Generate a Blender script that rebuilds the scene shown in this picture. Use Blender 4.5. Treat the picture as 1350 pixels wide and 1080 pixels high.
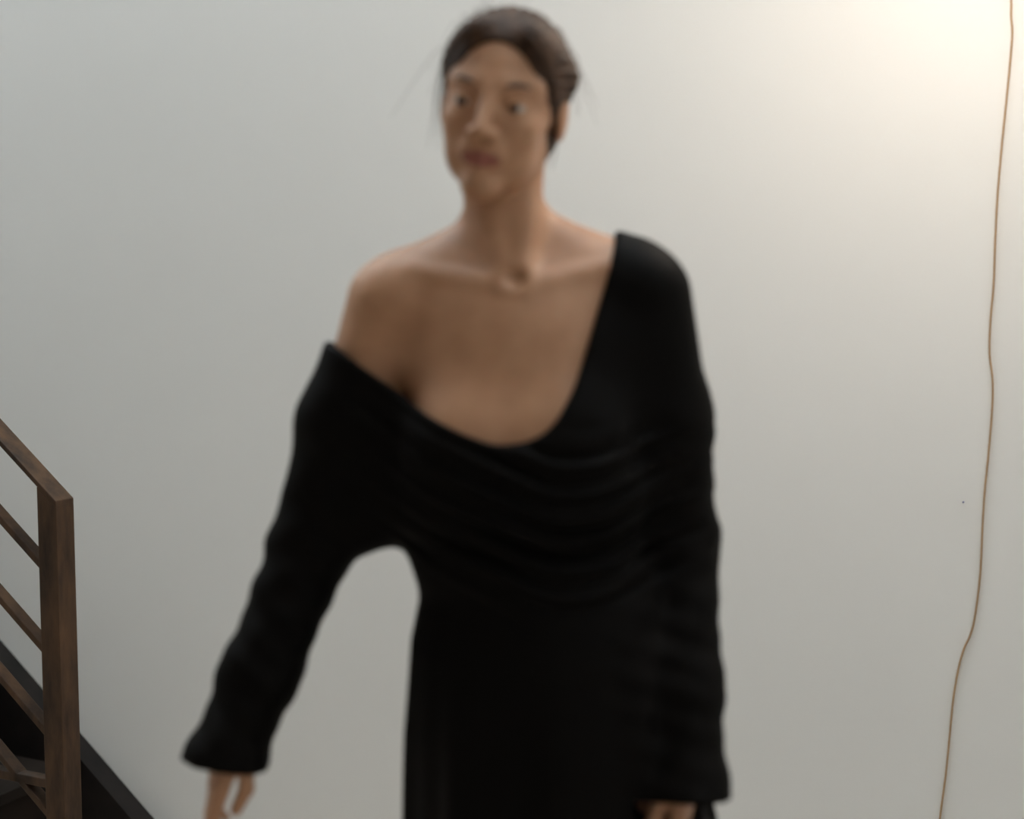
import bpy, bmesh, math, random
import numpy as np
from mathutils import Vector, Matrix

for o in list(bpy.data.objects):
    bpy.data.objects.remove(o, do_unlink=True)
S = bpy.context.scene
COL = S.collection
R = math.radians
random.seed(4)

# ------------------------------------------------------------------ camera
F_PX, W_PX, H_PX = 1875.0, 1350.0, 1080.0
CAM_Z, PITCH = 1.42, R(5.0)
cam_d = bpy.data.cameras.new('camera')
cam_d.sensor_width = 36.0
cam_d.lens = F_PX / W_PX * 36.0
cam_d.clip_start = 0.02
cam_d.dof.use_dof = True
cam_d.dof.focus_distance = 3.0
cam_d.dof.aperture_fstop = 1.8
cam = bpy.data.objects.new('camera', cam_d)
cam.location = (0, 0, CAM_Z)
cam.rotation_euler = (R(90) - PITCH, 0, 0)
COL.objects.link(cam)
S.camera = cam

# ------------------------------------------------------------------ world, daylight, exposure
world = bpy.data.worlds.new('sky'); S.world = world
world.use_nodes = True
bg = world.node_tree.nodes['Background']
bg.inputs['Color'].default_value = (0.84, 0.945, 1.0, 1)
bg.inputs['Strength'].default_value = 7.3
S.view_settings.view_transform = 'Standard'
S.view_settings.look = 'None'
S.view_settings.gamma = 1
S.view_settings.use_curve_mapping = False
S.view_settings.exposure = 0.0

def area_light(name, loc, aim, sx, sy, power, col):
    d = bpy.data.lights.new(name, 'AREA'); d.shape = 'RECTANGLE'
    d.size = sx; d.size_y = sy; d.energy = power; d.color = col
    o = bpy.data.objects.new(name, d); o.location = loc
    o.rotation_euler = (Vector(aim) - Vector(loc)).to_track_quat('-Z', 'Y').to_euler()
    COL.objects.link(o); return o

# ------------------------------------------------------------------ pixel helper (a direction; depth is given)
def ray(px, py):
    a = (px - W_PX / 2) / F_PX; b = (py - H_PX / 2) / F_PX
    c, s = math.cos(PITCH), math.sin(PITCH)
    return np.array((a, c - b * s, -s - b * c))
def at(px, py, Y):
    r = ray(px, py); r = r * (Y / r[1])
    return np.array((r[0], r[1], r[2] + CAM_Z))

# ------------------------------------------------------------------ materials
def mat(name):
    m = bpy.data.materials.new(name); m.use_nodes = True
    n = m.node_tree.nodes; b = n['Principled BSDF']
    return m, n, m.node_tree.links, b
def noise(n, l, scale, detail=6, rough=0.55, coord='Object', vec_scale=None):
    tc = n.new('ShaderNodeTexCoord'); t = n.new('ShaderNodeTexNoise')
    t.inputs['Scale'].default_value = scale; t.inputs['Detail'].default_value = detail
    t.inputs['Roughness'].default_value = rough
    if vec_scale:
        mp = n.new('ShaderNodeMapping'); mp.inputs['Scale'].default_value = vec_scale
        l.new(tc.outputs[coord], mp.inputs['Vector']); l.new(mp.outputs['Vector'], t.inputs['Vector'])
    else:
        l.new(tc.outputs[coord], t.inputs['Vector'])
    return t
def ramp(n, l, src, stops):
    r = n.new('ShaderNodeValToRGB'); e = r.color_ramp.elements
    while len(e) < len(stops): e.new(0.5)
    for k, (p, c) in enumerate(stops):
        e[k].position = p; e[k].color = (*c, 1)
    l.new(src, r.inputs['Fac']); return r
def bump(n, l, src, b, strength, dist):
    u = n.new('ShaderNodeBump'); u.inputs['Strength'].default_value = strength
    u.inputs['Distance'].default_value = dist
    l.new(src, u.inputs['Height']); l.new(u.outputs['Normal'], b.inputs['Normal'])

def m_plaster(name, col):
    m, n, l, b = mat(name)
    t = noise(n, l, 1.3, 4)
    r = ramp(n, l, t.outputs['Fac'], [(0.3, [c * 0.965 for c in col]), (0.7, col)])
    l.new(r.outputs['Color'], b.inputs['Base Color'])
    b.inputs['Roughness'].default_value = 0.75
    b.inputs['Specular IOR Level'].default_value = 0.25
    f = noise(n, l, 220, 3); bump(n, l, f.outputs['Fac'], b, 0.12, 0.0012)
    return m
def m_wood(name, dark, light, scale=7.0, stretch=(1, 1, 0.12), rough=0.5, spec=0.4):
    m, n, l, b = mat(name)
    t = noise(n, l, scale, 8, 0.62, vec_scale=stretch)
    r = ramp(n, l, t.outputs['Fac'], [(0.3, dark), (0.5, [(a + c) / 2 for a, c in zip(dark, light)]), (0.72, light)])
    l.new(r.outputs['Color'], b.inputs['Base Color'])
    b.inputs['Roughness'].default_value = rough
    b.inputs['Specular IOR Level'].default_value = spec
    f = noise(n, l, 60, 5, vec_scale=stretch); bump(n, l, f.outputs['Fac'], b, 0.3, 0.002)
    return m
def m_plain(name, col, rough=0.5, metal=0.0, spec=0.5, nscale=40, nv=0.15):
    m, n, l, b = mat(name)
    t = noise(n, l, nscale, 4)
    r = ramp(n, l, t.outputs['Fac'], [(0.3, [c * (1 - nv) for c in col]), (0.7, col)])
    l.new(r.outputs['Color'], b.inputs['Base Color'])
    b.inputs['Roughness'].default_value = rough
    b.inputs['Metallic'].default_value = metal
    b.inputs['Specular IOR Level'].default_value = spec
    return m

M = {}
M['wall'] = m_plaster('white plaster', (0.80, 0.79, 0.765))
M['ceiling'] = m_wood('dark ceiling boards', (0.08, 0.05, 0.035), (0.16, 0.105, 0.07), 5, (0.15, 1, 1))  # for the added, unseen ceiling; dark to weaken bounce from the camera side
M['brown'] = m_plaster('clay plaster', (0.36, 0.30, 0.25))
M['floor'] = m_wood('oak floor boards', (0.32, 0.265, 0.215), (0.46, 0.39, 0.325), 5, (0.15, 1, 1))
M['rail'] = m_wood('worn brown rail', (0.010, 0.005, 0.0025), (0.105, 0.054, 0.026), 16, (1, 1, 0.3), 0.55, 0.25)
M['tread'] = m_wood('dark tread wood', (0.005, 0.004, 0.003), (0.018, 0.012, 0.009), 9, (1, 0.2, 1), 0.6, 0.12)
M['stringer'] = m_wood('black stained stringer', (0.006, 0.005, 0.0045), (0.017, 0.013, 0.011), 9, (1, 1, 1), 0.6, 0.15)
M['cord'] = m_plain('tan cord', (0.42, 0.27, 0.15), 0.6)
M['brass'] = m_plain('aged brass', (0.35, 0.22, 0.09), 0.35, 1.0)
M['nail'] = m_plain('blue steel', (0.05, 0.06, 0.2), 0.4)

# ------------------------------------------------------------------ mesh helpers
def link(name, me, mats, parent=None, loc=(0, 0, 0), smooth=False):
    if not isinstance(mats, (list, tuple)): mats = [mats]
    for m in mats: me.materials.append(m)
    if smooth:
        me.polygons.foreach_set('use_smooth', np.ones(len(me.polygons), dtype=bool))
    o = bpy.data.objects.new(name, me); COL.objects.link(o)
    o.location = loc
    if parent: o.parent = parent
    return o
def bm_mesh(name, bm):
    bmesh.ops.recalc_face_normals(bm, faces=bm.faces)
    me = bpy.data.meshes.new(name); bm.to_mesh(me); bm.free(); return me
def tag(o, label=None, cat=None, group=None, kind=None):
    if label: o['label'] = label
    if cat: o['category'] = cat
    if group: o['group'] = group
    if kind: o['kind'] = kind
    return o
def hexa(corners, bevel=0.0):
    """corners: bottom ring of 4 then top ring of 4"""
    bm = bmesh.new(); v = [bm.verts.new(tuple(c)) for c in corners]
    for f in ((0, 1, 2, 3), (7, 6, 5, 4), (0, 4, 5, 1), (1, 5, 6, 2), (2, 6, 7, 3), (3, 7, 4, 0)):
        bm.faces.new([v[i] for i in f])
    if bevel:
        bmesh.ops.bevel(bm, geom=list(bm.edges), offset=bevel, segments=2, affect='EDGES', profile=0.5)
    return bm
def box(name, lo, hi, m, parent=None, bevel=0.0):
    x0, y0, z0 = lo; x1, y1, z1 = hi
    bm = hexa([(x0, y0, z0), (x1, y0, z0), (x1, y1, z0), (x0, y1, z0), (x0, y0, z1), (x1, y0, z1), (x1, y1, z1), (x0, y1, z1)], bevel)
    return link(name, bm_mesh(name, bm), m, parent)
def tube_mesh(name, pts, rad, seg=8, bm=None):
    own = bm is None
    if own: bm = bmesh.new()
    P = [Vector(p) for p in pts]; rings = []
    rads = rad if isinstance(rad, (list, tuple)) else [rad] * len(P)
    for i, p in enumerate(P):
        t = (P[min(i + 1, len(P) - 1)] - P[max(i - 1, 0)]).normalized()
        a = t.cross(Vector((0.31, 0.87, 0.22)))
        if a.length < 0.05: a = t.cross(Vector((1, 0, 0)))
        a.normalize(); b = t.cross(a)
        rings.append([bm.verts.new(p + (a * math.cos(q) + b * math.sin(q)) * rads[i]) for q in [2 * math.pi * k / seg for k in range(seg)]])
    for i in range(len(rings) - 1):
        for k in range(seg):
            bm.faces.new((rings[i][k], rings[i][(k + 1) % seg], rings[i + 1][(k + 1) % seg], rings[i + 1][k]))
    bm.faces.new(rings[0][::-1]); bm.faces.new(rings[-1])
    return bm_mesh(name, bm) if own else None
def spline(pts, n):
    """Catmull-Rom through pts, n samples per span"""
    P = [np.array(p, float) for p in pts]
    P = [2 * P[0] - P[1]] + P + [2 * P[-1] - P[-2]]
    out = []
    for i in range(1, len(P) - 2):
        for k in range(n):
            t = k / n
            out.append(0.5 * ((2 * P[i]) + (-P[i - 1] + P[i + 1]) * t + (2 * P[i - 1] - 5 * P[i] + 4 * P[i + 1] - P[i + 2]) * t * t
                              + (-P[i - 1] + 3 * P[i] - 3 * P[i + 1] + P[i + 2]) * t ** 3))
    out.append(P[-2]); return out

# ------------------------------------------------------------------ stair frame: u runs down the stair (level), n points at the wall
ANG = R(26.0)
U = np.array((math.cos(ANG), -math.sin(ANG), 0)); N = np.array((math.sin(ANG), math.cos(ANG), 0))
SLOPE = math.tan(R(38.6))
POST = at(73.5, 661, 2.80)                    # near corner at the top of the newel post
ORG = np.array((POST[0], POST[1], 0.0))
TOP_Z = POST[2]
WALL_N = 0.645                                # wall face, measured from the railing's near face
def st(u, n, z): return ORG + U * u + N * n + np.array((0, 0, z))
def on_wall(px, py, off=0.0):
    r = ray(px, py); c = np.array((0, 0, CAM_Z))
    t = (np.dot(ORG, N) + WALL_N - off) / np.dot(r, N)
    return c + r * t
def slab(name, u0, u1, n0, n1, z0, z1, m, parent=None, kind=None, bevel=0.0):
    bm = hexa([st(u0, n0, z0), st(u1, n0, z0), st(u1, n1, z0), st(u0, n1, z0), st(u0, n0, z1), st(u1, n0, z1), st(u1, n1, z1), st(u0, n1, z1)], bevel)
    o = link(name, bm_mesh(name, bm), m, parent)
    if kind: o['kind'] = kind
    return o

# ------------------------------------------------------------------ the room
RU0, RU1, RN0, CEIL = -4.4, 3.4, -4.6, 5.2
fl = slab('floor', RU0 - 0.2, RU1 + 0.2, RN0 - 0.2, WALL_N + 0.2, -0.12, 0.0, M['floor'], kind='structure')
slab('wall_back', RU0 - 0.2, RU1 + 0.2, WALL_N, WALL_N + 0.2, 0.0, CEIL, M['wall'], kind='structure')
slab('wall_left', RU0 - 0.2, RU0, RN0, WALL_N, 0.0, CEIL, M['wall'], kind='structure')
slab('wall_right', RU1, RU1 + 0.2, RN0, WALL_N, 0.0, CEIL, M['wall'], kind='structure')
slab('wall_front', RU0 - 0.2, RU1 + 0.2, RN0 - 0.2, RN0, 0.0, CEIL, M['brown'], kind='structure')

SKY_N = -1.10                                 # the skylight runs between the ceiling's edge and the wall
slab('ceiling', RU0 - 0.2, RU1 + 0.2, RN0 - 0.2, SKY_N, CEIL, CEIL + 0.2, M['ceiling'], kind='structure')  # out of view, added to block daylight from the camera side

# ------------------------------------------------------------------ small things on the wall
pts = [(1333, 0), (1333, 22), (1334.5, 45), (1331, 90), (1326, 140), (1320, 200), (1315, 260), (1312, 320), (1310, 375),
       (1306, 420), (1304.5, 465), (1308.5, 500), (1308, 540), (1303, 600), (1298, 650), (1295, 700), (1292, 760), (1285, 815),
       (1279, 838), (1271, 855), (1264, 880), (1257, 920), (1252, 970), (1247, 1020), (1239, 1080), (1231, 1150)]
cp = [on_wall(x, y, 0.0022) for x, y in pts]
wv = cp[-1]
cp += [wv + np.array((-0.004, 0.0, -(wv[2] - 0.004) * k)) for k in (0.5, 1.0)]
top = cp[0]
cp = [on_wall(1268, -218, 0.004), on_wall(1312, -130, 0.0022), on_wall(1330, -55, 0.0022)] + cp
co = link('hanging_cord', tube_mesh('hanging_cord', spline(cp, 6), 0.0019, 8), M['cord'], smooth=True)
tag(co, 'thin tan electric cord hanging crookedly down the white wall', 'cord')
nl = on_wall(1270, 662, 0.0)
bm = bmesh.new(); bmesh.ops.create_cone(bm, cap_ends=True, segments=10, radius1=0.0016, radius2=0.0012, depth=0.006)
no = link('wall_nail', bm_mesh('wall_nail', bm), M['nail'], loc=tuple(nl - N * 0.003))
no.rotation_euler = (R(90), 0, -ANG)
tag(no, 'tiny blue nail head in the white wall beside the cord', 'nail')

# wall lamp at the head of the cord, above the picture: the room's warm light
LP = on_wall(1250, -250, 0.66)
def wall_lamp():
    base = on_wall(1250, -250, 0.0)
    root = bpy.data.objects.new('wall_lamp', None); COL.objects.link(root); root.location = tuple(base)
    tag(root, 'bare warm bulb on a long brass arm above the cord', 'lamp')
    def rel(p): return tuple(np.array(p) - base)
    bm = bmesh.new(); bmesh.ops.create_cone(bm, cap_ends=True, segments=28, radius1=0.055, radius2=0.045, depth=0.02)
    p = link('backplate', bm_mesh('backplate', bm), M['brass'], root, rel(base - N * 0.0101), True); p.rotation_euler = (R(90), 0, -ANG)
    arm = spline([base - N * 0.02, base - N * 0.12 + np.array((0, 0, 0.02)), base - N * 0.52 + np.array((0, 0, 0.09)), LP + np.array((0, 0, 0.085))], 8)
    link('arm', tube_mesh('arm', [rel(a) for a in arm], 0.007, 10), M['brass'], root, smooth=True)
    bm = bmesh.new(); bmesh.ops.create_cone(bm, cap_ends=True, segments=20, radius1=0.018, radius2=0.014, depth=0.05)
    link('socket', bm_mesh('socket', bm), M['brass'], root, rel(LP + np.array((0, 0, 0.065))), True)
    m, n, l, b = mat('lit bulb')
    b.inputs['Emission Color'].default_value = (1.0, 0.86, 0.73, 1)
    b.inputs['Emission Strength'].default_value = LAMP_EMIT
    b.inputs['Base Color'].default_value = (1, 0.9, 0.8, 1)
    prof = [(0.013, 0.045), (0.015, 0.03), (0.028, 0.012), (0.032, -0.006), (0.027, -0.024), (0.014, -0.035), (0.003, -0.038)]
    bm = bmesh.new(); rings = []
    for r_, z in prof: rings.append([bm.verts.new((r_ * math.cos(k * math.pi / 10), r_ * math.sin(k * math.pi / 10), z)) for k in range(20)])
    for a, c in zip(rings, rings[1:]):
        for k in range(20): bm.faces.new((a[k], a[(k + 1) % 20], c[(k + 1) % 20], c[k]))
    bm.faces.new(rings[0]); bm.faces.new(rings[-1][::-1])
    link('bulb', bm_mesh('bulb', bm), m, root, rel(LP), True)
LAMP_EMIT = 350.0
wall_lamp()

# ------------------------------------------------------------------ the stair
def zr(u, z0): return z0 - SLOPE * u               # a line that follows the stair's pitch
def incline(name, u0, u1, n0, n1, z0, tv, m, parent=None, bevel=0.0, plumb0=None):
    """bar that follows the pitch: z0 = height of its upper face at u=0, tv = vertical thickness"""
    def c(u, n, dz): return st(u, n, zr(u, z0) - dz)
    bm = hexa([c(u0, n0, tv), c(u1, n0, tv), c(u1, n1, tv), c(u0, n1, tv), c(u0, n0, 0), c(u1, n0, 0), c(u1, n1, 0), c(u0, n1, 0)], bevel)
    return link(name, bm_mesh(name, bm), m, parent)
PS = 0.050                                        # post section
UP = -3.43                                        # how far up the stair goes
RISE, RUN, NSTEP = 0.19, 0.19 / SLOPE, 12
def stair():
    root = bpy.data.objects.new('stair_railing', None); COL.objects.link(root); root.location = tuple(ORG)
    tag(root, 'worn brown railing with square newel post and sloping rails beside the stair', 'railing')
    inv = Matrix.Translation(-Vector(ORG))
    def own(o, p=root):
        o.data.transform(inv); o.parent = p; return o
    # the newel post, its top cut to the pitch of the handrail
    a = PS
    bm = hexa([st(-a, 0, 0), st(0, 0, 0), st(0, a, 0), st(-a, a, 0), st(-a, 0, zr(-a, TOP_Z) - 0.013), st(0, 0, TOP_Z - 0.013), st(0, a, TOP_Z - 0.013), st(-a, a, zr(-a, TOP_Z) - 0.013)], 0.0015)
    own(link('newel_post', bm_mesh('newel_post', bm), M['rail']))
    own(incline('handrail', UP, 0.0, 0, a, TOP_Z, 0.0135, M['rail'], bevel=0.0015))
    for k, dz in enumerate((0.172, 0.345, 0.517, 0.690)):
        own(incline('rail', UP, -a + 0.002, 0.010, 0.038, TOP_Z - dz, 0.018, M['rail'], bevel=0.002))
    own(slab('bottom_bar', -0.45, -a + 0.002, 0.010, 0.036, 0.393, 0.412, M['rail'], bevel=0.002))
    for u in (-1.25, -2.35, UP + PS):
        z1 = zr(u, TOP_Z) - 0.013
        zb = max(0.0, zr(u, -0.190) - 0.24)
        bm = hexa([st(u - a, 0, zb), st(u, 0, zb), st(u, a, zb), st(u - a, a, zb), st(u - a, 0, z1 + a * SLOPE), st(u, 0, z1), st(u, a, z1), st(u - a, a, z1 + a * SLOPE)], 0.0015)
        own(link('baluster_post', bm_mesh('baluster_post', bm), M['rail']))
    # the flight itself
    fr = bpy.data.objects.new('staircase', None); COL.objects.link(fr); fr.location = tuple(ORG)
    tag(fr, 'steep dark wooden staircase climbing along the white wall', 'staircase')
    zs = -0.190                                   # stringer top at u=0 (it dies into the floor before the post)
    def stringer(n0, n1):
        uf = zs / SLOPE                           # where the upper face meets the floor
        dep = 0.30
        c = lambda u, n, z: st(u, n, z)
        ub = uf - dep / SLOPE
        bm = bmesh.new()
        prof = [(uf, 0.0), (UP, zr(UP, zs)), (UP, zr(UP, zs) - dep), (ub, 0.0)]
        A = [bm.verts.new(tuple(c(u, n0, z))) for u, z in prof]; B = [bm.verts.new(tuple(c(u, n1, z))) for u, z in prof]
        bm.faces.new(A); bm.faces.new(B[::-1])
        for i in range(4): bm.faces.new((A[i], B[i], B[(i + 1) % 4], A[(i + 1) % 4]))
        return own(link('stringer', bm_mesh('stringer', bm), M['stringer']), fr)
    stringer(WALL_N - 0.062, WALL_N - 0.001)
    stringer(0.0505, 0.095)
    u_first = -0.555
    for k in range(NSTEP):
        u1 = u_first - k * RUN; z = (k + 1) * RISE
        own(slab('tread', u1 - RUN - 0.02, u1 + 0.015, 0.095, WALL_N - 0.062, z - 0.03, z, M['tread'], bevel=0.003), fr)
        own(slab('riser', u1 - 0.018, u1 - 0.002, 0.095, WALL_N - 0.062, z - RISE, z - 0.03, M['tread']), fr)
stair()
slab('landing', RU0, UP + 0.005, 0.0505, WALL_N, (NSTEP + 1) * RISE - 0.2, (NSTEP + 1) * RISE, M['floor'], kind='structure')

# ------------------------------------------------------------------ solid modelling for the figure
class Field:
    def __init__(s, xs, ys, zs):
        s.ax = (np.asarray(xs, np.float32), np.asarray(ys, np.float32), np.asarray(zs, np.float32))
        s.F = np.full([len(a) for a in s.ax], 0.2, np.float32)
    def box(s, lo, hi):
        sl = []
        for a, l, h in zip(s.ax, lo, hi):
            i0 = max(int(np.searchsorted(a, l)) - 1, 0); i1 = min(int(np.searchsorted(a, h)) + 1, len(a))
            sl.append(slice(i0, max(i1, i0)))
        X = s.ax[0][sl[0]][:, None, None]; Y = s.ax[1][sl[1]][None, :, None]; Z = s.ax[2][sl[2]][None, None, :]
        return tuple(sl), X, Y, Z
    def put(s, fn, lo, hi, k, op='add'):
        pad = 0.02 + k
        sl, X, Y, Z = s.box(np.array(lo) - pad, np.array(hi) + pad)
        f = s.F[sl]
        if f.size == 0: return
        d = fn(X, Y, Z).astype(np.float32)
        if op == 'add':
            h = np.clip(0.5 + 0.5 * (f - d) / k, 0, 1); s.F[sl] = f + (d - f) * h - k * h * (1 - h)
        else:
            d = -d; h = np.clip(0.5 - 0.5 * (f - d) / k, 0, 1); s.F[sl] = f + (d - f) * h + k * h * (1 - h)
    def ell(s, c, r, k=0.02, M_=None, op='add'):
        c = np.array(c, float); r = np.array(r, float); A = np.eye(3) if M_ is None else np.array(M_)
        ext = np.sqrt(((A * r[None, :]) ** 2).sum(1))
        def fn(X, Y, Z):
            dx, dy, dz = X - c[0], Y - c[1], Z - c[2]; k0 = 0; k1 = 0
            for i in range(3):
                q = (dx * A[0, i] + dy * A[1, i] + dz * A[2, i]) / r[i]; k0 = k0 + q * q; k1 = k1 + (q / r[i]) ** 2
            k0 = np.sqrt(k0); k1 = np.sqrt(k1) + 1e-6
            return k0 * (k0 - 1) / k1
        s.put(fn, c - ext, c + ext, k, op)
    def cone(s, a, b, ra, rb, k=0.02, op='add', ysc=1.0):
        a = np.array(a, float); b = np.array(b, float); ba = b - a; L = float(ba @ ba) + 1e-12
        def fn(X, Y, Z):
            dx, dy, dz = X - a[0], Y - a[1], Z - a[2]
            t = np.clip((dx * ba[0] + dy * ba[1] + dz * ba[2]) / L, 0, 1)
            e = np.sqrt((dx - t * ba[0]) ** 2 + ((dy - t * ba[1]) / ysc) ** 2 + (dz - t * ba[2]) ** 2)
            return (e - (ra + (rb - ra) * t)) * min(1.0, ysc)
        m = max(ra, rb) * max(1.0, ysc)
        s.put(fn, np.minimum(a, b) - m, np.maximum(a, b) + m, k, op)
    def chain(s, pts, rads, k, op='add', ysc=1.0):
        for i in range(len(pts) - 1): s.cone(pts[i], pts[i + 1], rads[i], rads[i + 1], k, op, ysc)
    def mesh(s):
        """surface nets -> verts, quads"""
        F = s.F; I = F < 0; n = F.shape
        cnt = np.zeros([d - 1 for d in n], np.uint8)
        for a in (0, 1):
            for b in (0, 1):
                for c in (0, 1):
                    cnt += I[a:n[0] - 1 + a, b:n[1] - 1 + b, c:n[2] - 1 + c]
        act = (cnt > 0) & (cnt < 8); del cnt
        ci = np.argwhere(act); idx = np.full(act.shape, -1, np.int32); idx[act] = np.arange(len(ci))
        P = np.zeros((len(ci), 3)); Wt = np.zeros(len(ci))
        cor = [(a, b, c) for a in (0, 1) for b in (0, 1) for c in (0, 1)]
        for p in cor:
            for ax in range(3):
                if p[ax]: continue
                q = list(p); q[ax] = 1
                i0 = ci + np.array(p); i1 = ci + np.array(q)
                f0 = F[i0[:, 0], i0[:, 1], i0[:, 2]]; f1 = F[i1[:, 0], i1[:, 1], i1[:, 2]]
                m = (f0 < 0) != (f1 < 0); t = np.where(m, f0 / np.where(m, f0 - f1, 1), 0)
                for d in range(3):
                    A0 = s.ax[d][i0[:, d]]; A1 = s.ax[d][i1[:, d]]
                    P[:, d] += np.where(m, A0 + (A1 - A0) * t, 0)
                Wt += m
        P /= Wt[:, None]
        Q = []
        for ax in range(3):
            o1, o2 = [d for d in range(3) if d != ax]
            sa = [slice(None)] * 3; sb = [slice(None)] * 3
            sa[ax] = slice(0, n[ax] - 1); sb[ax] = slice(1, n[ax])
            A = I[tuple(sa)]; B = I[tuple(sb)]
            e = np.argwhere(A != B)
            e = e[(e[:, o1] > 0) & (e[:, o2] > 0) & (e[:, o1] < n[o1] - 1) & (e[:, o2] < n[o2] - 1)]
            ins = A[e[:, 0], e[:, 1], e[:, 2]]
            def cell(d1, d2):
                c = e.copy(); c[:, o1] -= d1; c[:, o2] -= d2
                return idx[c[:, 0], c[:, 1], c[:, 2]]
            q = np.stack([cell(1, 1), cell(0, 1), cell(0, 0), cell(1, 0)], 1)
            flip = ~ins if ax != 1 else ins
            q[flip] = q[flip][:, ::-1]
            Q.append(q)
        Q = np.concatenate(Q); Q = Q[(Q >= 0).all(1)]
        return P, Q
def smooth_verts(P, Q, it, lam=0.5):
    E = np.concatenate([Q[:, [0, 1]], Q[:, [1, 2]], Q[:, [2, 3]], Q[:, [3, 0]]])
    E = np.concatenate([E, E[:, ::-1]]); deg = np.bincount(E[:, 0], minlength=len(P)).astype(float)
    for k in range(it):
        mu = lam if k % 2 == 0 else -lam * 1.04
        A = np.stack([np.bincount(E[:, 0], weights=P[E[:, 1], d], minlength=len(P)) for d in range(3)], 1) / deg[:, None]
        P = P + mu * (A - P)
    return P
def quads_to_mesh(name, P, Q):
    me = bpy.data.meshes.new(name)
    me.vertices.add(len(P)); me.vertices.foreach_set('co', P.astype(np.float32).ravel())
    me.loops.add(Q.size); me.loops.foreach_set('vertex_index', Q.astype(np.int32).ravel())
    me.polygons.add(len(Q)); me.polygons.foreach_set('loop_start', np.arange(0, Q.size, 4, dtype=np.int32))
    me.polygons.foreach_set('loop_total', np.full(len(Q), 4, np.int32))
    me.update(calc_edges=True); me.validate(); return me
def axis(*spans):
    out = []
    for a, b, h in spans: out.append(np.arange(a, b - h * 0.5, h))
    return np.concatenate(out)

# ------------------------------------------------------------------ the person
PY = 1.76                                      # distance of the figure's middle plane
BASE = np.array((0.03, PY, 0.0))
def q(px, py, dy=0.0):
    p = at(px, py, PY + dy); return p - BASE   # body frame: x to the picture's right, y away from the camera
def rotm(tilt, turn, nod):
    c, s = math.cos, math.sin
    Rt = np.array(((c(tilt), 0, s(tilt)), (0, 1, 0), (-s(tilt), 0, c(tilt))))
    Rz = np.array(((c(turn), -s(turn), 0), (s(turn), c(turn), 0), (0, 0, 1)))
    Rx = np.array(((1, 0, 0), (0, c(nod), -s(nod)), (0, s(nod), c(nod))))
    return Rt @ Rz @ Rx
HC = q(662, 141, -0.015)
HR = rotm(R(9), R(-10), R(6))
def hl(x, y, z): return HC + HR @ np.array((x, y, z), float)

# arm joints
SHR, ELR, WRR = q(508, 398, 0.0), q(412, 716, 0.015), q(318, 950, -0.045)
SHL, ELL, WRL = q(852, 390, 0.0), q(892, 712, 0.03), q(905, 985, -0.075)

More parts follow.
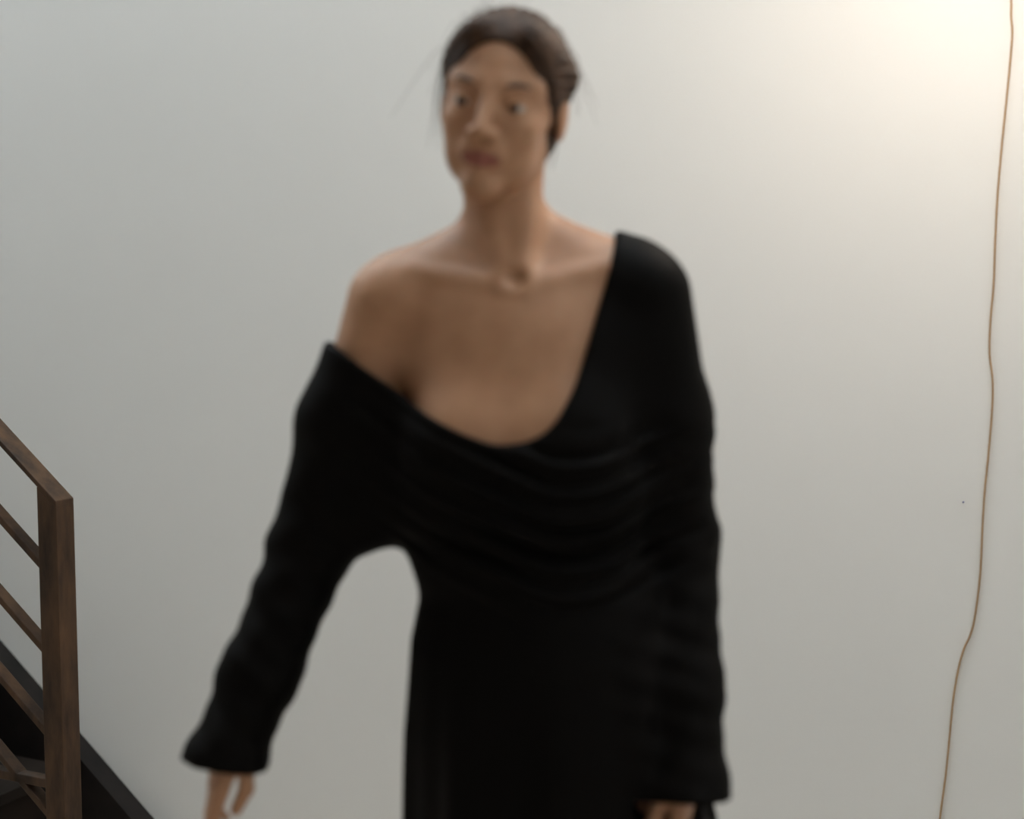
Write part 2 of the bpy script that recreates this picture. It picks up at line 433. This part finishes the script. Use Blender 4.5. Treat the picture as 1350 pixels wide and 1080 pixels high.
def build_body():
    f = Field(axis((-0.56, 0.42, 0.0026)), axis((-0.24, 0.22, 0.0026)), axis((-0.01, 0.60, 0.007), (0.60, 1.0, 0.0026), (1.0, 1.42, 0.0035), (1.42, 1.80, 0.0021)))
    # pelvis, waist, ribs
    f.ell(q(716, 890, 0.01), (0.165, 0.115, 0.125), 0.05)
    f.ell(q(700, 745, 0.005), (0.122, 0.088, 0.13), 0.06)
    f.ell(q(682, 560, 0.01), (0.142, 0.100, 0.165), 0.06)
    f.ell(q(680, 440, 0.012), (0.150, 0.084, 0.100), 0.06)
    for sx in (-1, 1): f.ell(q(681 + sx * 68, 588, -0.062), (0.060, 0.048, 0.058), 0.06)
    f.cone(q(545, 388, 0.01), q(815, 380, 0.01), 0.046, 0.046, 0.04)
    f.cone(q(655, 305, 0.03), q(540, 372, 0.015), 0.036, 0.030, 0.045)
    f.cone(q(680, 300, 0.03), q(822, 362, 0.015), 0.036, 0.030, 0.045)
    # clavicles and the hollow between them, neck tendons
    f.cone(q(664, 380, -0.052), q(545, 362, -0.022), 0.0075, 0.0085, 0.016)
    f.cone(q(694, 379, -0.052), q(818, 352, -0.022), 0.0075, 0.0085, 0.016)
    f.cone(q(670, 360, 0.012), hl(0, 0.022, -0.05), 0.050, 0.046, 0.022)
    f.cone(q(672, 376, -0.052), hl(-0.042, 0.02, -0.06), 0.009, 0.011, 0.022)
    f.cone(q(686, 376, -0.052), hl(0.042, 0.02, -0.06), 0.009, 0.011, 0.022)
    f.ell(q(679, 366, -0.066), (0.012, 0.012, 0.010), 0.014, op='sub')
    # arms
    for sh, el, wr in ((SHR, ELR, WRR), (SHL, ELL, WRL)):
        mid = sh * 0.55 + el * 0.45
        f.chain([sh, mid, el], [0.047, 0.041, 0.034], 0.035)
        m2 = el * 0.72 + wr * 0.28
        f.chain([el, m2, wr], [0.034, 0.036, 0.024], 0.02)
    # legs and feet
    for sx in (-1, 1):
        hip = q(718 + sx * 85, 935, 0.01); knee = np.array((q(718, 900)[0] + sx * 0.085, 0.0, 0.50)); ank = np.array((q(718, 900)[0] + sx * 0.09, 0.02, 0.085))
        f.chain([hip, knee], [0.083, 0.055], 0.03); f.chain([knee, knee * 0.7 + ank * 0.3 + np.array((0, 0.012, 0)), ank], [0.053, 0.052, 0.034], 0.025)
        f.cone(ank + np.array((0, 0.025, -0.05)), ank + np.array((sx * 0.012, -0.12, -0.058)), 0.032, 0.024, 0.03)
        f.ell(ank + np.array((sx * 0.016, -0.15, -0.066)), (0.042, 0.045, 0.018), 0.02)
    # ---- hands: d along the fingers, t towards the thumb side, c the way the fingers curl
    def hand(wr, d, t, c, sc, curl, thumb):
        d, t, c = [np.array(v, float) / np.linalg.norm(v) for v in (d, t, c)]
        P = lambda a, b, e: wr + (d * a + t * b + c * e) * sc
        f.cone(wr, P(0.03, 0, 0), 0.025 * sc, 0.026 * sc, 0.02)
        kn = [(0.088, 0.030), (0.092, 0.010), (0.088, -0.010), (0.078, -0.028)]
        for a, b in kn: f.cone(P(0.015, b * 0.5, 0), P(a, b, -0.002), 0.014 * sc, 0.0108 * sc, 0.012)
        f.cone(P(0.03, -0.02, 0.006), P(0.075, -0.02, 0.006), 0.013 * sc, 0.011 * sc, 0.012)
        lens = [(0.043, 0.025, 0.021), (0.047, 0.029, 0.022), (0.043, 0.027, 0.022), (0.033, 0.020, 0.019)]
        for i, ((a, b), ls) in enumerate(zip(kn, lens)):
            p = P(a, b, -0.002); ang = R(curl[0] + 3 * i); rr = 0.0094 if i < 3 else 0.0080
            spread = (1.5 - i) * 0.05
            pts = [p]; rad = [rr * 1.05 * sc]
            for j, L in enumerate(ls):
                v = d * math.cos(ang) + c * math.sin(ang) + t * spread * (1 if j == 0 else 0.3)
                p = p + v / np.linalg.norm(v) * L * sc; pts.append(p); rad.append((rr - 0.0009 * (j + 1)) * sc)
                ang += R(curl[1 + min(j, 1)])
            f.chain(pts, rad, 0.0035)
        tp = [P(0.020, 0.016, 0.008), P(*thumb[0]), P(*thumb[1]), P(*thumb[2])]
        f.cone(tp[0], tp[1], 0.0155 * sc, 0.0125 * sc, 0.014)
        f.chain(tp[1:], [0.0118 * sc, 0.0102 * sc, 0.0082 * sc], 0.004)
    dR = (WRR - ELR) / np.linalg.norm(WRR - ELR)
    hand(WRR, dR * 0.85 + np.array((-0.05, -0.05, -1)) * 0.15, (0.35, -0.94, 0), (0.94, 0.35, -0.1), 0.92, (4, 16, 24),
         ((0.048, 0.026, 0.018), (0.084, 0.030, 0.030), (0.114, 0.026, 0.027)))
    dL = (WRL - ELL) / np.linalg.norm(WRL - ELL)
    hand(WRL, dL * 0.5 + np.array((-0.22, -0.05, -1)) * 0.5, (-0.35, -0.94, 0), (-0.94, 0.35, -0.1), 0.92, (10, 18, 22),
         ((0.048, 0.026, 0.018), (0.084, 0.030, 0.028), (0.112, 0.026, 0.027)))
    # ---- head (local: -y is forward)
    def E(c, r, k, op='add'): f.ell(hl(*c), r, k, HR, op)
    def C(a, b, ra, rb, k, op='add'): f.cone(hl(*a), hl(*b), ra, rb, k, op)
    E((0, 0.014, 0.032), (0.071, 0.092, 0.080), 0.02)
    E((0, -0.026, -0.020), (0.057, 0.064, 0.082), 0.025)
    C((-0.042, 0.000, -0.050), (-0.009, -0.070, -0.095), 0.015, 0.011, 0.022)
    C((0.042, 0.000, -0.050), (0.009, -0.070, -0.095), 0.015, 0.011, 0.022)
    E((0, -0.072, -0.094), (0.014, 0.012, 0.013), 0.020)
    for sx in (-1, 1): E((sx * 0.027, -0.044, -0.054), (0.022, 0.024, 0.028), 0.020)
    for sx in (-1, 1):
        E((sx * 0.037, -0.058, -0.022), (0.017, 0.018, 0.016), 0.022)
        C((sx * 0.014, -0.0735, 0.0195), (sx * 0.046, -0.0560, 0.0215), 0.0085, 0.0070, 0.020)
        E((sx * 0.031, -0.0915, 0.002), (0.0195, 0.0150, 0.0130), 0.010, 'sub')
    C((0, -0.084, 0.014), (0, -0.106, -0.030), 0.0065, 0.0085, 0.010)
    for sx in (-1, 1):
        E((sx * 0.0115, -0.097, -0.034), (0.0075, 0.0105, 0.0070), 0.006)
        E((sx * 0.0065, -0.102, -0.0415), (0.0032, 0.0048, 0.0030), 0.002, 'sub')
    E((0, -0.083, -0.055), (0.024, 0.011, 0.020), 0.014)
    for sx in (-1, 1):
        C((sx * 0.004, -0.0925, -0.0575), (sx * 0.0215, -0.0825, -0.0625), 0.0036, 0.0014, 0.004)
        C((0, -0.0910, -0.0675), (sx * 0.0185, -0.0825, -0.0640), 0.0046, 0.0016, 0.004)
        C((0, -0.0975, -0.0622), (sx * 0.022, -0.0855, -0.0630), 0.0012, 0.0009, 0.002, 'sub')
        # lids around the eyeballs
        up = [(sx * (0.031 - 0.0150), -0.0670, 0.0005), (sx * (0.031 - 0.007), -0.0818, 0.0056), (sx * (0.031 + 0.004), -0.0803, 0.0062), (sx * (0.031 + 0.0155), -0.0640, 0.0015)]
        lo = [(sx * (0.031 - 0.0150), -0.0670, 0.0), (sx * (0.031 - 0.006), -0.0790, -0.0066), (sx * (0.031 + 0.005), -0.0780, -0.0072), (sx * (0.031 + 0.0155), -0.0640, 0.001)]
        for ch, r_ in ((up, 0.0030), (lo, 0.0023)):
            f.chain([hl(*p) for p in ch], [r_ * 0.8, r_, r_, r_ * 0.8], 0.0035)
        # ears
        E((sx * 0.0715, 0.018, -0.004), (0.0075, 0.017, 0.029), 0.006)
        E((sx * 0.0800, 0.014, 0.000), (0.0050, 0.009, 0.016), 0.004, 'sub')
    P, Qd = f.mesh()
    P = smooth_verts(P, Qd, 4)
    return P, Qd

# skin, lips
def m_skin():
    m, n, l, b = mat('warm tan skin')
    t = noise(n, l, 26, 5)
    r = ramp(n, l, t.outputs['Fac'], [(0.3, (0.36, 0.180, 0.098)), (0.7, (0.43, 0.228, 0.130))])
    at_ = n.new('ShaderNodeAttribute'); at_.attribute_name = 'lip'
    mx = n.new('ShaderNodeMix'); mx.data_type = 'RGBA'
    l.new(at_.outputs['Fac'], mx.inputs['Factor']); l.new(r.outputs['Color'], mx.inputs['A'])
    mx.inputs['B'].default_value = (0.26, 0.085, 0.06, 1)
    l.new(mx.outputs['Result'], b.inputs['Base Color'])
    b.inputs['Roughness'].default_value = 0.5; b.inputs['Specular IOR Level'].default_value = 0.35
    b.inputs['Subsurface Weight'].default_value = 0.12
    b.inputs['Subsurface Radius'].default_value = (1.0, 0.35, 0.2); b.inputs['Subsurface Scale'].default_value = 0.006
    return m
M['skin'] = m_skin()
bp, bq = build_body()
me = quads_to_mesh('person', bp, bq)
lv = (bp - HC) @ HR                                # head-local coordinates
lip = np.clip(1.25 - np.sqrt((lv[:, 0] / 0.0205) ** 2 + ((lv[:, 2] + 0.0632) / 0.0082) ** 2), 0, 1) * 4
lip = np.where(lv[:, 1] < -0.078, np.clip(lip, 0, 1), 0)
at_l = me.attributes.new('lip', 'FLOAT', 'POINT'); at_l.data.foreach_set('value', lip.astype(np.float32))
person = link('person', me, M['skin'], loc=tuple(BASE), smooth=True)
tag(person, 'person in a long black off-shoulder dress standing before the white wall', 'person')

# eyes
M['eye_white'] = m_plain('eye white', (0.46, 0.42, 0.38), 0.3, nv=0.05)
M['iris'] = m_plain('brown iris', (0.05, 0.024, 0.012), 0.2)
M['brow'] = m_plain('dark brow hair', (0.035, 0.018, 0.010), 0.7)
for sx in (-1, 1):
    c = hl(sx * 0.031, -0.0690, 0.0005)
    bm = bmesh.new(); bmesh.ops.create_uvsphere(bm, u_segments=24, v_segments=16, radius=0.0122)
    eye = link('eye', bm_mesh('eye', bm), M['eye_white'], person, tuple(c), True)
    g = HR @ np.array((-0.12, -1.0, -0.14)); g /= np.linalg.norm(g)
    bm = bmesh.new(); bmesh.ops.create_uvsphere(bm, u_segments=20, v_segments=12, radius=0.0059)
    bmesh.ops.scale(bm, vec=(1, 1, 0.35), verts=bm.verts)
    ir = link('iris', bm_mesh('iris', bm), M['iris'], eye, tuple(g * 0.0112), True)
    ir.rotation_euler = Vector(g).to_track_quat('Z', 'Y').to_euler()
    br = [(sx * 0.013, -0.0850, 0.0190), (sx * 0.026, -0.0835, 0.0240), (sx * 0.038, -0.0765, 0.0255), (sx * 0.049, -0.0635, 0.0205)]
    br = spline([hl(*p) for p in br], 5); nb = len(br)
    me_ = tube_mesh('eyebrow', br, [0.0012 + 0.0013 * math.sin(math.pi * min(1, 0.15 + k / nb)) for k in range(nb)], 8)
    link('eyebrow', me_, M['brow'], person, smooth=True)

# ------------------------------------------------------------------ hair
def m_hair():
    m, n, l, b = mat('dark brown hair')
    t = noise(n, l, 60, 6, 0.6, vec_scale=(1, 0.15, 1))
    r = ramp(n, l, t.outputs['Fac'], [(0.3, (0.022, 0.011, 0.006)), (0.7, (0.075, 0.036, 0.018))])
    l.new(r.outputs['Color'], b.inputs['Base Color']); b.inputs['Roughness'].default_value = 0.6; b.inputs['Specular IOR Level'].default_value = 0.15
    g = noise(n, l, 420, 2, vec_scale=(1, 0.06, 1)); bump(n, l, g.outputs['Fac'], b, 0.5, 0.002)
    return m
M['hair'] = m_hair()
def build_hair():
    # in head-local coordinates
    f = Field(axis((-0.12, 0.12, 0.0022)), axis((-0.13, 0.20, 0.0026)), axis((-0.13, 0.16, 0.0022)))
    f.ell((0, 0.018, 0.034), (0.0775, 0.0985, 0.0865), 0.01)
    f.ell((0, 0.050, -0.020), (0.064, 0.062, 0.066), 0.03)
    f.ell((0, 0.135, -0.005), (0.046, 0.036, 0.042), 0.012)
    for sx in (-1, 1): f.cone((sx * 0.034, -0.050, 0.084), (sx * 0.070, 0.02, 0.045), 0.008, 0.010, 0.03)
    X, Y, Z = np.meshgrid(*f.ax, indexing='ij', sparse=True)
    ph = np.arctan2(X, Z - 0.005)
    f.F = (f.F + 0.0008 * np.sin(ph * 46 + 2.2 * np.sin(Y * 30 + ph * 3)) + 0.0005 * np.sin(ph * 83 - 3 * np.sin(Y * 22))).astype(np.float32)
    f.cone((0.004, -0.085, 0.098), (0.004, 0.03, 0.126), 0.0028, 0.002, 0.004, 'sub')
    # the face stays free
    f.ell((0, -0.104, -0.014), (0.066, 0.086, 0.094), 0.006, None, 'sub')
    f.ell((0, -0.060, -0.075), (0.085, 0.085, 0.075), 0.008, None, 'sub')
    for sx in (-1, 1): f.ell((sx * 0.080, 0.012, -0.012), (0.018, 0.020, 0.026), 0.006, None, 'sub')
    P, Qd = f.mesh(); P = smooth_verts(P, Qd, 2)
    return HC + P @ HR.T, Qd
hp, hq = build_hair()
hair = link('hair', quads_to_mesh('hair', hp, hq), M['hair'], person, smooth=True)
bm = bmesh.new()
for k in range(44):
    sx = -1 if k % 5 < 3 else 1
    a = random.uniform(0.25, 1.25)                  # around the head from the crown to the temple
    y0 = random.uniform(-0.055, 0.06)
    p0 = np.array((sx * 0.075 * math.sin(a), y0, 0.034 + 0.082 * math.cos(a)))
    L = random.uniform(0.04, 0.10); out = random.uniform(0.15, 0.5)
    d1 = np.array((sx * out, random.uniform(0.1, 0.6), random.uniform(-0.5, 0.25)))
    d2 = np.array((sx * random.uniform(-0.2, 0.5), random.uniform(0.0, 0.6), -0.9))
    pts_ = [p0 * 0.96, p0 + d1 * L * 0.3, p0 + d1 * L * 0.55 + d2 * L * 0.25, p0 + d1 * L * 0.7 + d2 * L * 0.7]
    pts_ = spline([hl(*p) for p in pts_], 5)
    tube_mesh('', pts_, [0.00045 - 0.0003 * i / len(pts_) for i in range(len(pts_))], 4, bm)
for sx, x0 in ((-1, -0.012), (1, 0.02)):     # two locks that frame the face
    for j in range(11):
        w = random.uniform(-1, 1) * 0.004; v = random.uniform(-1, 1) * 0.004
        pts_ = [(x0 + w * 0.3, -0.058, 0.092), (sx * 0.045 + w, -0.070 + v, 0.072), (sx * 0.067 + w, -0.045 + v, 0.025), (sx * 0.071 + w * 1.5, -0.030 + v, -0.03), (sx * (0.064 + 0.01 * j / 14) + w * 2, -0.034 + v, -0.075)]
        cutl = random.uniform(0.55, 1.0); pts_ = spline([hl(*p) for p in pts_], 6); pts_ = pts_[:int(len(pts_) * cutl)]
        tube_mesh('', pts_, [0.0009 - 0.0007 * i / len(pts_) for i in range(len(pts_))], 5, bm)
ls = link('loose_hair', bm_mesh('loose_hair', bm), M['hair'], hair, smooth=True)

# ------------------------------------------------------------------ the black dress
def m_dress():
    m, n, l, b = mat('black draped jersey')
    t = noise(n, l, 300, 3)
    r = ramp(n, l, t.outputs['Fac'], [(0.35, (0.0024, 0.0019, 0.0016)), (0.65, (0.0046, 0.0036, 0.0030))])
    l.new(r.outputs['Color'], b.inputs['Base Color'])
    b.inputs['Roughness'].default_value = 0.6; b.inputs['Specular IOR Level'].default_value = 0.045
    bump(n, l, t.outputs['Fac'], b, 0.15, 0.0006)
    return m
M['dress'] = m_dress()
NECK = [(300, 415), (380, 436), (440, 460), (480, 488), (540, 530), (620, 569), (665, 580), (715, 566), (752, 515), (782, 430), (803, 360), (822, 280), (845, 150)]
def build_dress():
    f = Field(axis((-0.56, 0.42, 0.0034)), axis((-0.34, 0.34, 0.0036)), axis((0.02, 0.30, 0.006), (0.30, 1.56, 0.0034)))
    T = 0.010
    f.ell(q(682, 560, 0.01), (0.146 + T, 0.102 + T, 0.165), 0.05)
    f.ell(q(680, 440, 0.012), (0.152 + T, 0.084 + T, 0.102), 0.06)
    for sx in (-1, 1): f.ell(q(681 + sx * 68, 588, -0.062), (0.062 + T, 0.048 + T, 0.060 + T), 0.06)
    f.cone(q(545, 388, 0.01), q(815, 380, 0.01), 0.046 + T, 0.046 + T, 0.04)
    f.cone(q(700, 312, 0.028), q(822, 362, 0.015), 0.036 + T, 0.032 + T, 0.04)
    # bloused waist and hips
    f.ell(q(690, 655, 0.0), (0.160, 0.118, 0.085), 0.05)
    f.ell(q(700, 735, 0.0), (0.146, 0.112, 0.060), 0.04)
    # skirt: elliptical rings, pleated further down
    cx0, cx1 = q(712, 800)[0], q(748, 1080)[0]
    ztop = q(700, 735)[2]
    def skirt(X, Y, Z):
        h = np.clip((ztop - Z) / ztop, 0, 1)
        cx = cx0 + (cx1 - cx0) * np.clip(h * 2.2, 0, 1.2)
        a = np.interp(h.ravel(), [0, 0.10, 0.20, 0.45, 1.0], [0.142, 0.172, 0.186, 0.205, 0.270]).reshape(h.shape)
        b_ = np.interp(h.ravel(), [0, 0.10, 0.20, 0.45, 1.0], [0.108, 0.132, 0.146, 0.165, 0.225]).reshape(h.shape)
        dx = X - cx; th = np.arctan2(Y / b_, dx / a)
        rr = np.sqrt((dx / a) ** 2 + (Y / b_) ** 2)
        pl = (0.010 + 0.055 * h) * (np.sin(th * 11 + 1.3 * np.sin(th * 2 + 1) + 2 * h) + 0.5 * np.sin(th * 19 + 3 * h))
        d = (rr - 1 - pl * np.clip(h * 4, 0, 1)) * b_ * 0.9
        return np.maximum(d, np.maximum(Z - ztop, 0.035 - Z))
    f.put(skirt, (-0.4, -0.33, 0.0), (0.5, 0.33, ztop + 0.02), 0.03)
    # sleeves
    cuR = WRR + (WRR - ELR) / np.linalg.norm(WRR - ELR) * 0.056
    cuL = WRL + (WRL - ELL) / np.linalg.norm(WRL - ELL) * 0.060
    for sh, el, cu in ((SHR, ELR, cuR), (SHL, ELL, cuL)):
        f.chain([sh, sh * 0.5 + el * 0.5, el], [0.056, 0.060, 0.052], 0.03)
        far = cu + (cu - el) * 0.06
        f.chain([el, el * 0.4 + cu * 0.6, cu, far], [0.052, 0.047, 0.047, 0.047], 0.02)
    # batwing webs under the arms
    f.chain([q(560, 470, 0.0), q(520, 600, 0.0), q(478, 680, 0.005)], [0.075, 0.060, 0.034], 0.03, ysc=0.9)
    f.chain([q(600, 640, 0.0), q(478, 684, 0.005)], [0.060, 0.030], 0.04, ysc=0.9)
    f.chain([q(800, 470, 0.0), q(826, 600, 0.01), q(856, 680, 0.02)], [0.072, 0.058, 0.040], 0.03, ysc=0.9)
    # drape folds sweeping across the waist, soft wrinkles on the sleeves
    X, Y, Z = np.meshgrid(*f.ax, indexing='ij', sparse=True)
    cxw = q(715, 700)[0]; zt, zb = q(700, 575)[2], q(700, 790)[2]
    dx = X - cxw
    sag = np.where(dx < 0, 1.1 * dx * dx - 0.20 * dx, 0.9 * dx * dx)
    fz = Z - sag
    win = np.clip((zt + 0.03 - fz) / 0.06, 0, 1) * np.clip((fz - zb + 0.01) / 0.05, 0, 1) * np.clip(1.25 - np.abs(dx) / 0.19, 0, 1)
    ph = fz * (2 * math.pi / 0.031) + 1.4 * np.sin(dx * 17 + 1.0) + 0.8 * np.sin(dx * 31)
    fold = np.sin(ph) + 0.45 * np.sin(ph * 1.73 + dx * 22)
    f.F = (f.F - 0.0046 * win * fold).astype(np.float32)
    for sh, el, cu in ((SHR, ELR, cuR), (SHL, ELL, cuL)):
        ax_ = (cu - sh) / np.linalg.norm(cu - sh); side = np.cross(ax_, (0, 1, 0))
        s_ = (X - sh[0]) * ax_[0] + (Y - sh[1]) * ax_[1] + (Z - sh[2]) * ax_[2]
        w_ = (X - sh[0]) * side[0] + (Y - sh[1]) * side[1] + (Z - sh[2]) * side[2]
        wn = np.clip(1.3 - np.abs(w_ - 0.0) / 0.09, 0, 1) * np.clip((s_ - 0.10) / 0.08, 0, 1)
        f.F = (f.F - 0.0016 * wn * (np.sin(s_ * 2 * math.pi / 0.085 + w_ * 75 + 1.5 * np.sin(s_ * 19)) + 0.6 * np.sin(s_ * 2 * math.pi / 0.047 - w_ * 60 + 2 * np.sin(s_ * 13)))).astype(np.float32)
    # neckline
    nx, nz = zip(*[(q(a, b, -0.06)[0], q(a, b, -0.06)[2]) for a, b in NECK])
    xs = f.ax[0]; sp = spline([np.array((a, b)) for a, b in zip(nx, nz)], 10); sp = np.array(sp)
    nzv = np.interp(xs, sp[:, 0], sp[:, 1]); g = np.gradient(nzv, xs)
    dist = (Z - nzv[:, None, None]) / np.sqrt(1 + g * g)[:, None, None]
    k = 0.006
    h = np.clip(0.5 - 0.5 * (f.F - dist) / k, 0, 1)
    f.F = (f.F + (dist - f.F) * h + k * h * (1 - h)).astype(np.float32)
    # a rolled edge along the neckline
    # cuffs: cut square to the forearm
    for el, cu in ((ELR, cuR), (ELL, cuL)):
        ax_ = (cu - el) / np.linalg.norm(cu - el); ax_ = ax_ * 0.45 + np.array((0, 0, -0.55)); ax_ /= np.linalg.norm(ax_)
        dd = (X - cu[0]) * ax_[0] + (Y - cu[1]) * ax_[1] + (Z - cu[2]) * ax_[2]
        rad2 = np.sqrt((X - cu[0]) ** 2 + (Y - cu[1]) ** 2 + (Z - cu[2]) ** 2)
        f.F = np.where(rad2 < 0.075, np.maximum(f.F, dd), f.F).astype(np.float32)
    P, Qd = f.mesh(); P = smooth_verts(P, Qd, 4)
    return P, Qd
dp, dq = build_dress()
dress = link('dress', quads_to_mesh('dress', dp, dq), M['dress'], person, smooth=True)
dress['label'] = 'long black draped dress with batwing sleeves'
